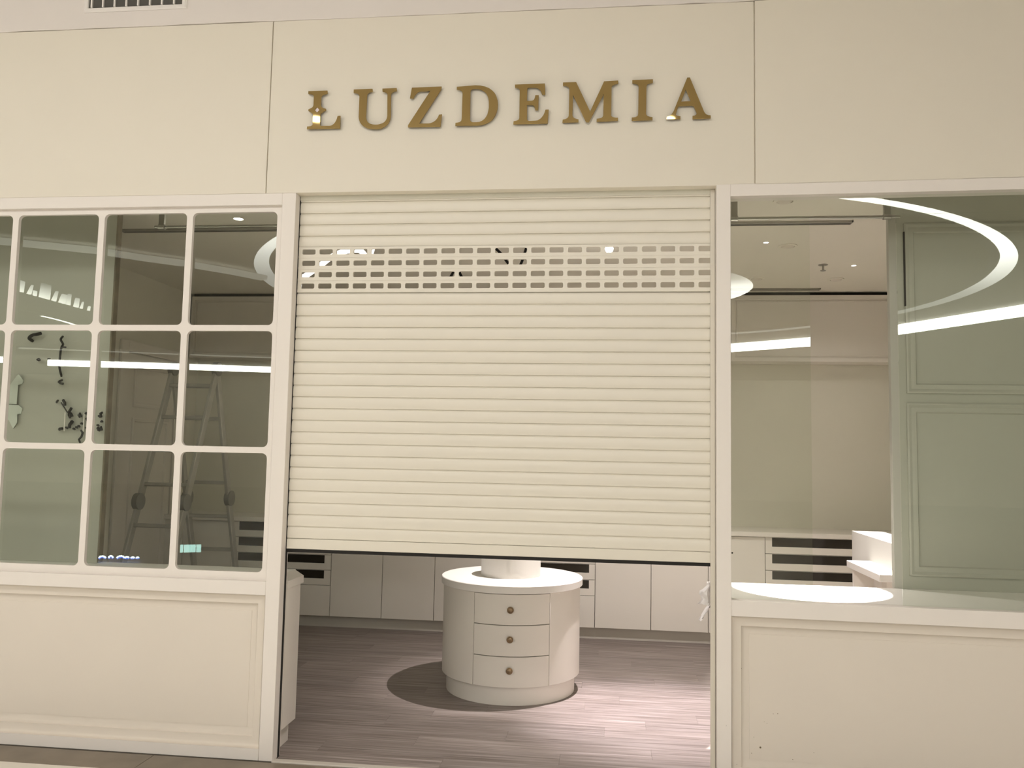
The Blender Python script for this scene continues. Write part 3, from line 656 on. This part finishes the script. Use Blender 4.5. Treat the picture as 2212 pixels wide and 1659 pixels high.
cable('cable', [bw(545,222,0.02),bw(520,240,0.04),bw(460,245,0.03),bw(415,280,0.03),bw(410,305,-0.003)], 0.0095, 'thick short black cable tail high on the left display wall', CG)
cable('cable', [bw(385,255,-0.003),bw(415,268,0.03),bw(450,262,0.03)], 0.005, 'thin black cable tail crossing the thick high one', CG)
cable('cable', [bw(800,255,0.01),bw(830,300,0.05),bw(845,350,0.04),bw(815,385,0.03),bw(803,450,0.03),bw(795,600,0.03),bw(780,710,-0.003)], 0.0062, 'long black cable hanging straight down the left display wall', CG)
cable('cable', [bw(820,378,0.035),bw(845,385,0.045),bw(872,384,0.03)], 0.005, 'tiny black cable end tied to the long hanging one', CG)
cable('cable', [bw(788,750,-0.003),bw(795,775,0.03),bw(820,792,0.035),bw(852,797,0.03)], 0.0065, 'black cable hook below the long hanging cable', CG)
cable('cable', [bw(497,532,-0.003),bw(520,525,0.03),bw(545,515,0.03),bw(560,535,0.03)], 0.0042, 'small black wire end left of the light strip reflection', CG)
cable('cable', [bw(608,520,-0.003),bw(640,512,0.02),bw(670,513,0.02)], 0.003, 'very thin short wire beside the small wire end', CG)
rnd = random.Random(3)
cl = empty('cable_cluster', bw(1050,1200)); tag(cl, 'tangle of black cable ends on the left display wall beside the board edge', 'cables')
base = Vector(bw(1050,1200))
def wire(pts, r=0.006):
    MB().tube([Vector(p) - base for p in pts], r, 6).build('wire', M['cable'], cl)
wire([bw(740,1005,0.005),bw(765,995,0.02),bw(790,988,0.03)],0.006)
wire([bw(825,995,0.005),bw(855,985,0.03),bw(872,1010,0.03),bw(875,1045,0.03)],0.008)
wire([bw(830,1010,0.03),bw(870,1065,0.03),bw(905,1115,0.03),bw(920,1150,0.005)],0.0035)
wire([bw(895,1150,0.005),bw(930,1110,0.03),bw(968,1072,0.04)],0.008)
wire([bw(900,1160,0.005),bw(940,1175,0.03),bw(968,1130,0.04),bw(985,1165,0.04)],0.007)
wire([bw(785,1312,0.005),bw(820,1305,0.03),bw(855,1300,0.03)],0.008)
wire([bw(936,1218,0.005),bw(940,1260,0.03),bw(936,1295,0.03)],0.010)
for x, y in ((880,1298),(968,1305),(1000,1290),(1025,1275),(1060,1245),(1025,1160),(1120,1300),(1110,1128),(1165,1120),(1270,1163),(1300,1215),(1255,1262)):
    wire([bw(x,y,0.005),bw(x+10,y-8,0.02),bw(x+16,y-2+rnd.uniform(-12,6),0.03)],0.006)
wire([bw(1040,1160,0.005),bw(1060,1130,0.03),bw(1075,1150,0.03),bw(1050,1170,0.03)],0.007)
wire([bw(1130,1215,0.005),bw(1140,1185,0.03),bw(1160,1190,0.03),bw(1150,1215,0.03)],0.007)
wire([bw(1285,1160,0.005),bw(1305,1125,0.03),bw(1330,1115,0.03)],0.007)
wire([bw(1255,1305,0.005),bw(1280,1290,0.03),bw(1295,1312,0.03),bw(1318,1280,0.03),bw(1325,1315,0.03)],0.009)
wire([bw(1062,1340,0.005),bw(1080,1320,0.03),bw(1098,1345,0.03),bw(1085,1390,0.03),bw(1055,1420,0.03),bw(1035,1450,0.005)],0.006)
for x in (1100, 870):
    MB().tube([Vector(bw(x,1120,0.02))-base, Vector(bw(x-8,1330,0.02))-base], 0.004, 6).build('white_lead', M['white'], cl)
def sheet(pts, label):
    c = Vector(bw(*pts[0])); m = MB()
    fr = [Vector(bw(x, y, 0.010 + 0.012*math.sin(i*1.7))) - c for i, (x, y) in enumerate(pts)]
    m.face(fr); m.face([p + Vector((0,0.0015,0)) for p in fr][::-1])
    n = len(fr)
    m.grid([fr, [p + Vector((0,0.0015,0)) for p in fr]], True, False)
    o = m.build('paper_sheet', M['paper'], None, None, c); tag(o, label, 'paper', 'papers taped to the left display wall')
sheet([(250,705),(290,695),(330,765),(300,800),(275,815),(270,1035),(150,1030),(110,900),(150,860)], 'pale torn paper taped to the left display wall, upper one')
sheet([(110,1040),(300,1045),(322,1080),(300,1140),(275,1150),(285,1240),(210,1312),(150,1210),(95,1180)], 'pale pointed paper taped to the left display wall, lower one')

fm = tag(empty('plastic_film', (0.5, 0.13, 0.82)), 'crumpled white plastic film stuck inside the right door jamb', 'film')
rnd = random.Random(11)
def film(x0, x1, z0, z1, nx, nz, amp, shape):
    m = MB(); pts = []
    for j in range(nz+1):
        row = []
        for i in range(nx+1):
            u, v = i/nx, j/nz
            a, b = shape(v); x = a + (b-a)*u
            row.append((x, 0.02*math.sin(7*u+3*v) + rnd.uniform(-amp, amp), z0 + (z1-z0)*v + rnd.uniform(-amp, amp)*0.4))
        pts.append(row)
    m.grid(pts, False, False); m.grid([[(x,y+0.0012,z) for x,y,z in r] for r in pts], False, False)
    return m
film(0,0,-0.012,0.095,7,9,0.007,lambda v: (-0.062+0.045*v+0.012*math.sin(9*v), 0.006)).build('crumpled_sheet', M['plastic'], fm)
film(0,0,-0.088,0.0,4,8,0.004,lambda v: (-0.058+0.055*v, -0.040+0.058*v)).build('hanging_strip', M['plastic'], fm)

# ================================================================== ceiling fittings of the shop
def ring_spot(x, y, z, r, label, lit=False, name='recessed_spotlight', grp='spotlights in the shop ceiling'):
    o = tag(empty(name, (x, y, z)), label, 'spotlight', grp)
    m = MB().lathe([(r*0.70,0.0),(r*0.72,-0.006),(r,-0.005),(r,0.0)], n=28); m.build('trim_ring', M['inceil'], o)
    m = MB().lathe([(r*0.70,-0.001),(r*0.55,-0.010),(r*0.40,-0.014),(0.0,-0.014)], n=24); m.build('lamp_head', M['lamp'] if lit else M['guide'], o)
    m = MB().lathe([(r*0.70,-0.0008),(r*0.60,-0.0015)], n=24); m.build('dark_gap', M['ventdark'], o)
    return o
ring_spot(0.959,0.611,2.93,0.062,'round recessed spotlight close to the right window head, nearest the doorway')
ring_spot(1.611,0.597,2.93,0.062,'round recessed spotlight close to the right window head, above the display wall')
ring_spot(1.187,1.620,2.93,0.062,'unlit round recessed spotlight mid ceiling beyond the right rail')
ring_spot(1.164,2.660,2.93,0.062,'unlit round recessed spotlight near the back wall cabinet')
ring_spot(1.780,2.700,2.93,0.062,'unlit round recessed spotlight far right near the back wall')
gl = ring_spot(0.0,1.347,2.93,0.060,'bright spotlight glaring through the top row of shutter holes')
MB().lathe([(0.028,-0.066),(0.028,-0.004)], n=20).build('lamp_body', M['guide'], gl)
MB().lathe([(0.0,-0.106),(0.011,-0.104),(0.020,-0.096),(0.026,-0.083),(0.026,-0.074),(0.020,-0.066)], n=20).build('bulb', M['glare'], gl)
def down(x, y, r, label):
    o = tag(empty('downlight', (x, y, 2.93)), label, 'downlight', 'small lit downlights')
    MB().lathe([(r*0.82,0.0),(r*0.85,-0.004),(r,-0.003),(r,0.0)], n=20).build('trim_ring', M['white'], o)
    MB().lathe([(0.0,-0.002),(r*0.82,-0.002)], n=20).build('lens', M['lamp'], o)
down(1.026,1.515,0.020,'small lit downlight in the ceiling nearest the right rail')
down(1.778,2.212,0.020,'small lit downlight in the ceiling above the cash desk')
down(-2.286,0.810,0.036,'small lit downlight inside the left window near the doorway')
down(-2.997,1.545,0.026,'small lit downlight above the ladder')
down(-3.829,0.900,0.040,'small lit downlight above the left display wall')
def slot(x0, x1, y, w, label):
    o = tag(empty('air_slot', (x0, y, 2.93)), label, 'air vent', 'linear air slots')
    m = MB().box(0,x1-x0,-w/2,-w/2+0.008,-0.012,0).box(0,x1-x0,w/2-0.008,w/2,-0.012,0).box(x1-x0-0.006,x1-x0,-w/2,w/2,-0.012,0).box(0,0.006,-w/2,w/2,-0.012,0)
    m.build('slot_frame', M['steel'], o)
    MB().box(0.006,x1-x0-0.006,-w/2+0.008,w/2-0.008,-0.003,-0.0005).build('slot_gap', M['slotgap'], o)
slot(-3.20,1.437,1.045,0.060,'long narrow air slot in the ceiling inside the windows')
slot(-1.20,1.753,3.075,0.050,'long narrow air slot in the ceiling before the wall cabinets')
spk = tag(empty('sprinkler', (1.555,2.186,2.93)), 'small sprinkler head hanging from the shop ceiling', 'sprinkler')
MB().lathe([(0.0,-0.004),(0.034,-0.004),(0.034,0.0)], n=20).build('escutcheon', M['steel'], spk)
m = MB().lathe([(0.008,-0.045),(0.008,-0.004)], n=10).lathe([(0.0,-0.047),(0.020,-0.047),(0.020,-0.043),(0.0,-0.043)], n=12); m.build('head', M['steel'], spk)
# hose and cable loops hanging behind the perforated slats
o = cable('glow_hose', [(-1.80,0.6,2.40),(-1.792,0.6,2.494),(-1.754,0.6,2.524),(-1.678,0.6,2.578),(-1.61,0.6,2.63),(-1.536,0.6,2.662),(-1.445,0.6,2.672),(-1.375,0.6,2.645),(-1.33,0.6,2.935)], 0.017, 'white hose loop with added glow, seen through the shutter holes at left')
o.data.materials[0] = M['hoseglow']; o['category'] = 'hose'  # the hose is no lamp, its brightness is put in as glow
cable('cable', [(-0.72,0.6,2.935),(-0.665,0.6,2.70),(-0.644,0.6,2.676),(-0.606,0.6,2.638),(-0.563,0.6,2.582),(-0.53,0.6,2.572),(-0.49,0.6,2.60),(-0.40,0.6,2.935)], 0.008, 'dark cable loop seen through the upper shutter holes')
fk = tag(empty('forked_cable', (-0.866,0.6,2.93)), 'thin dark cable forking into two tails behind the third row of shutter holes', 'cable')
FKL = Vector((-0.866,0.6,2.93))
MB().tube([Vector(p)-FKL for p in ((-0.866,0.6,2.935),(-0.866,0.6,2.75),(-0.866,0.6,2.552))], 0.0045, 7).build('lead', M['cable'], fk)
for tail in (((-0.866,0.6,2.556),(-0.882,0.6,2.542),(-0.898,0.6,2.512),(-0.905,0.6,2.492)), ((-0.866,0.6,2.556),(-0.850,0.6,2.540),(-0.836,0.6,2.512),(-0.830,0.6,2.492))):
    MB().tube([Vector(p)-FKL for p in tail], 0.008, 7).build('tail', M['cable'], fk)

# interior lamps' light
spot('island_light', (-0.02,1.34,2.815), (0.28,1.45,0.0), 225, 112, 1.0, SPOTC, 0.012)
spot('island_beam', (-0.02,1.34,2.815), (0.33,1.02,0.0), 780, 38, 1.0, (1.0, 0.90, 0.95), 0.012)
spot('island_top_beam', (-0.02,1.34,2.815), (-0.55,1.50,0.71), 170, 34, 0.6, SPOTC, 0.012)
spot('ledge_light', (1.01,0.611,2.90), (1.025,0.43,0.857), 1900, 21.2, 0.05, (1.0, 0.95, 0.89), 0.01)
spot('desk_light', (1.778,2.00,2.90), (1.86,1.75,0.9), 1100, 50, 0.5, (1.0, 0.95, 0.89), 0.02)

spot('downlight_near', (1.026,1.515,2.90), (1.026,1.6,0), 8, 140, 0.5, (1.0, 0.95, 0.88), 0.02)
spot('downlight_far', (1.778,2.212,2.90), (1.778,2.4,0), 8, 140, 0.5, (1.0, 0.95, 0.88), 0.02)

# ================================================================== mall ceiling fittings
vt = tag(empty('wall_vent', (-2.53,-0.006,3.95)), 'white vent with upright blades on the wall above the left fascia', 'vent')
VL = Vector((-2.53,-0.006,3.95))
def vb(x0,x1,y0,y1,z0,z1,m=None): return (m or MB()).box(x0-VL.x,x1-VL.x,y0-VL.y,y1-VL.y,z0-VL.z,z1-VL.z)
m = MB()
m.grid([[(-2.822+i-VL.x, d-VL.y, 3.832+k*i-VL.z),(-2.239-i*1.15-VL.x, d-VL.y, 3.832+k*i-VL.z),(-2.239-i*1.15-VL.x, d-VL.y, 4.08-i-VL.z),(-2.822+i-VL.x, d-VL.y, 4.08-i-VL.z)] for i, d, k in ((0,-0.006,1),(0.0,-0.012,1),(0.006,-0.018,1),(0.022,-0.014,1),(0.024,-0.0065,1))], True, False)
m.build('vent_frame', M['vent'], vt)
bl = None
for x in (-2.779,-2.714,-2.648,-2.581,-2.514,-2.447,-2.379,-2.311):
    if bl is None: bl = MB().box(-0.004,0.004,-0.010,0.0,-0.093,0.105).build('blade', M['vent'], vt); o = bl
    else: o = bl.copy(); C.objects.link(o)
    o.location = (x - VL.x, 0, 0)
vb(-2.80,-2.264,-0.0062,-0.0058,3.854,4.058).build('duct_mouth', M['ventdark'], vt)
def mall_down(x, y, r, label):
    o = tag(empty('mall_downlight', (x, y, 4.20)), label, 'downlight', 'mall ceiling downlights')
    MB().lathe([(r*0.85,0.0),(r*0.88,-0.006),(r,-0.004),(r,0.0)], n=24).build('trim_ring', M['vent'], o)
    MB().lathe([(0.0,-0.003),(r*0.85,-0.003)], n=24).build('lens', M['lamp'], o)
mall_down(-2.386,-2.37,0.078,'round mall ceiling downlight mirrored in the gold letter L')
mall_down(0.450,-2.56,0.072,'round mall ceiling downlight mirrored in the gold letter A')
def ribbon(pts, w, h, z, name, m, parent=None, loc=None):
    """strip of width w and height h along plan points, underside at z"""
    P = [Vector((p[0], p[1], 0)) for p in pts]; rings = []; l = Vector(loc or (0,0,0))
    for i, p in enumerate(P):
        t = (P[min(i+1,len(P)-1)] - P[max(i-1,0)]).normalized(); n = Vector((-t.y, t.x, 0))
        rings.append([p+n*w/2+Vector((0,0,z))-l, p-n*w/2+Vector((0,0,z))-l, p-n*w/2+Vector((0,0,z+h))-l, p+n*w/2+Vector((0,0,z+h))-l])
    return MB().grid(rings, True, False, True).build(name, m, parent)
def arc(cx, cy, r, a0, a1, n): return [(cx + r*math.cos(math.radians(a0+(a1-a0)*i/n)), cy + r*math.sin(math.radians(a0+(a1-a0)*i/n))) for i in range(n+1)]
KS = (4.2 - 1.52) / (3.748 - 1.52)
def up(x, y, cx=0.0): return (cx + (x-cx)*KS, 4.1 + (y-4.1)*KS)
def glow_ring(parent, r0, r1, stops, a0, a1, step, name):
    """LED band with its uneven brightness painted along the arc; stops = (angle, inner radius, strength)"""
    def at(a, k):
        for p, q in zip(stops, stops[1:]):
            if p[0] <= a <= q[0]: return p[k] + (q[k]-p[k])*(a-p[0])/(q[0]-p[0])
        return stops[-1][k]
    m = MB(); rings = []; val = []
    n = int((a1-a0)/step)
    for i in range(n+1):
        a = a0 + (a1-a0)*i/n; c, s_ = math.cos(math.radians(a)), math.sin(math.radians(a)); q = at(a, 1)
        rings.append([(r0*KS*c, r0*KS*s_, -0.0285), (q*KS*c, q*KS*s_, -0.038)]); val.append(at(a, 2))
    m.grid(rings, False, True)
    o = m.build(name, M['glowband'], parent)
    ca = o.data.color_attributes.new('glow', 'FLOAT_COLOR', 'POINT')
    for v in o.data.vertices:
        a = math.degrees(math.atan2(v.co.y, v.co.x))
        while a < a0 - 1e-3: a += 360
        t = at(min(a, a1), 2) / 20.0; ca.data[v.index].color = (t, t, t, 1)
    return o
cxy = up(-0.13, -7.1, 0.12)
rg = tag(empty('ceiling_ring', (*cxy, 4.20)), 'large round cove ring in the mall ceiling, mirrored in the right window', 'ceiling light')
MB().lathe([(4.49*KS,0.0),(4.475*KS,-0.026),(4.22*KS,-0.036),(4.20*KS,0.0)], n=160).build('plaster_band', M['cove'], rg)
glow_ring(rg, 4.47, None, ((-155,4.24,2.4),(-25,4.24,2.2),(-8,4.24,3.0),(0,4.24,4.5),(12,4.26,9.0),(24,4.31,15.0),(45,4.355,15.0),(60,4.37,15.0),(132,4.37,14.0),(150,4.32,6.5),(165,4.25,3.4),(205,4.24,2.4)), -155, 205, 3, 'led_band')
dm = tag(empty('ceiling_dome', (*up(0.0,-7.0,0.2), 4.20)), 'round lit dome in the middle of the mall ceiling ring', 'ceiling light')
MB().lathe([(1.49*KS,0.0),(1.46*KS,-0.024),(0.9*KS,-0.04),(0.88*KS,0.0)], n=80).build('plaster_band', M['cove'], dm)
glow_ring(dm, 1.45, None, ((-180,0.92,15),(-20,0.92,16),(8,0.92,12),(28,0.92,4.0),(50,0.92,2.0),(130,0.92,2.0),(180,0.92,15)), -180, 180, 4, 'led_band')
r2 = tag(empty('ceiling_ring', (*up(-14.2,-9.4), 4.20)), 'second round cove ring farther left in the mall ceiling', 'ceiling light')
MB().lathe([(4.50*KS,0.0),(4.48*KS,-0.03),(4.20*KS,-0.03),(4.18*KS,0.0)], n=120).build('plaster_band', M['cove'], r2)
MB().lathe([(4.44*KS,-0.032),(4.36*KS,-0.034)], n=20, a0=math.radians(-14), a1=math.radians(3)).build('led_band', M['ringlamp'], r2)
bars = [([up(*p, 0.24) for p in ((0.2,-13.35),(0.9,-13.08),(1.65,-12.73),(2.33,-12.32),(3.0,-11.87),(3.61,-11.22),(4.13,-10.44),(4.79,-9.45),(5.35,-8.6),(5.8,-7.9))],'curved white light line in the mall ceiling mirrored in the right window'),
        ([up(*p) for p in ((-14.92,-16.46),(-12.12,-17.09),(-9.29,-17.87),(-7.5,-18.4))],'straight white light line in the mall ceiling mirrored in the left window'),
        ([up(*p) for p in ((-17.5,-15.2),(-15.73,-15.79))],'short white light line at the far left of the mall ceiling')]
for pts, lab in bars:
    o = ribbon(pts, 0.12, 0.185, 4.005, 'light_line', M['barlamp']); tag(o, lab, 'ceiling light', 'light lines of the mall ceiling')
o = ribbon([up(*p) for p in ((-7.6,-3.62),(-6.56,-4.02),(-6.16,-4.24),(-5.73,-4.48),(-5.41,-4.82),(-5.03,-5.14),(-4.64,-5.61),(-4.40,-5.98))], 0.17, 0.06, 4.095, 'bulkhead_strip', M['stripglow']); tag(o, 'plaster bulkhead strip, its light painted as glow, running to the mall ceiling ring', 'ceiling strip')
o = ribbon([up(*p) for p in ((-13.6,-13.6),(-12.68,-13.88),(-10.66,-14.51),(-8.19,-15.24),(-6.5,-15.8))], 0.06, 0.03, 4.13, 'pale_strip', M['stripglow']); tag(o, 'thin pale strip with painted glow across the far mall ceiling', 'ceiling strip')
# lit frieze patches: light on a wall painted as glowing fins
fz = tag(empty('uplight_patches', (-5.76,-3.85,3.0)), 'frieze patches between branch shadows, built as glowing fins, mirrored in the left window', 'uplight')
FZ = Vector((-5.76,-3.85,3.0))
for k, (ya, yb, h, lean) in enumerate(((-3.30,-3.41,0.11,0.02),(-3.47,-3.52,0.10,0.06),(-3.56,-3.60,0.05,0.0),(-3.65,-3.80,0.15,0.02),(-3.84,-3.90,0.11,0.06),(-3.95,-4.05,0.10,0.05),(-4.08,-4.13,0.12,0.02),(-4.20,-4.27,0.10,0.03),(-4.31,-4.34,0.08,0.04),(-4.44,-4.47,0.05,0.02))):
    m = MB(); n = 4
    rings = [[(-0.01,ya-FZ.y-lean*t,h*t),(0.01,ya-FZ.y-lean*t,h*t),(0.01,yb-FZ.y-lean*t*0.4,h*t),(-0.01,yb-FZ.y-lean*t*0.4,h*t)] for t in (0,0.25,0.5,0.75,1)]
    m.grid(rings, True, False, True); m.build('glow_fin', M['upglow'], fz)
# far illuminated sign tops and a lit display, both only mirrored in the left window
ns = tag(empty('neon_sign', (-6.3,-6.27,0.0)), 'low blue neon sign across the mall, its letter tops mirrored in the left window', 'sign')
NL = Vector((-6.3,-6.27,0.0))
for k, (x, y, w, a) in enumerate(((-6.53,-6.20,0.055,0.030),(-6.43,-6.23,0.034,0.034),(-6.31,-6.26,0.062,0.032),(-6.235,-6.28,0.030,0.022),(-6.17,-6.30,0.026,0.016),(-6.11,-6.315,0.020,0.014))):
    c = Vector((x,y,0.045)) - NL
    path = [c + Vector((w*0.72*math.cos(t), -0.25*w*math.cos(t), a*math.sin(t) - 0.012)) for t in (PI*0.95, PI*0.75, PI*0.5, PI*0.25, PI*0.05)]
    MB().tube(path, 0.010, 8).build('neon_core', M['neonwhite'], ns)
    MB().tube([p + Vector((-0.008,-0.016,-0.010)) for p in path], 0.017, 8).build('neon_glow', M['neon'], ns)
sc = tag(empty('lit_display', (-5.18,-5.84,0.0)), 'small bright display with two dark bars, mirrored low in the left window', 'display')
for a, b in ((0.0,0.30),(0.325,0.79),(0.81,1.0)):
    p = Vector((-5.30,-5.77,0)).lerp(Vector((-5.03,-5.90,0)), a); q = Vector((-5.30,-5.77,0)).lerp(Vector((-5.03,-5.90,0)), b); c = Vector((-5.18,-5.84,0))
    MB().bar(p-c+Vector((0,0,0.245)), q-c+Vector((0,0,0.245)), 0.095, 0.01, (0,0,1)).build('lit_pane', M['screen'], sc)
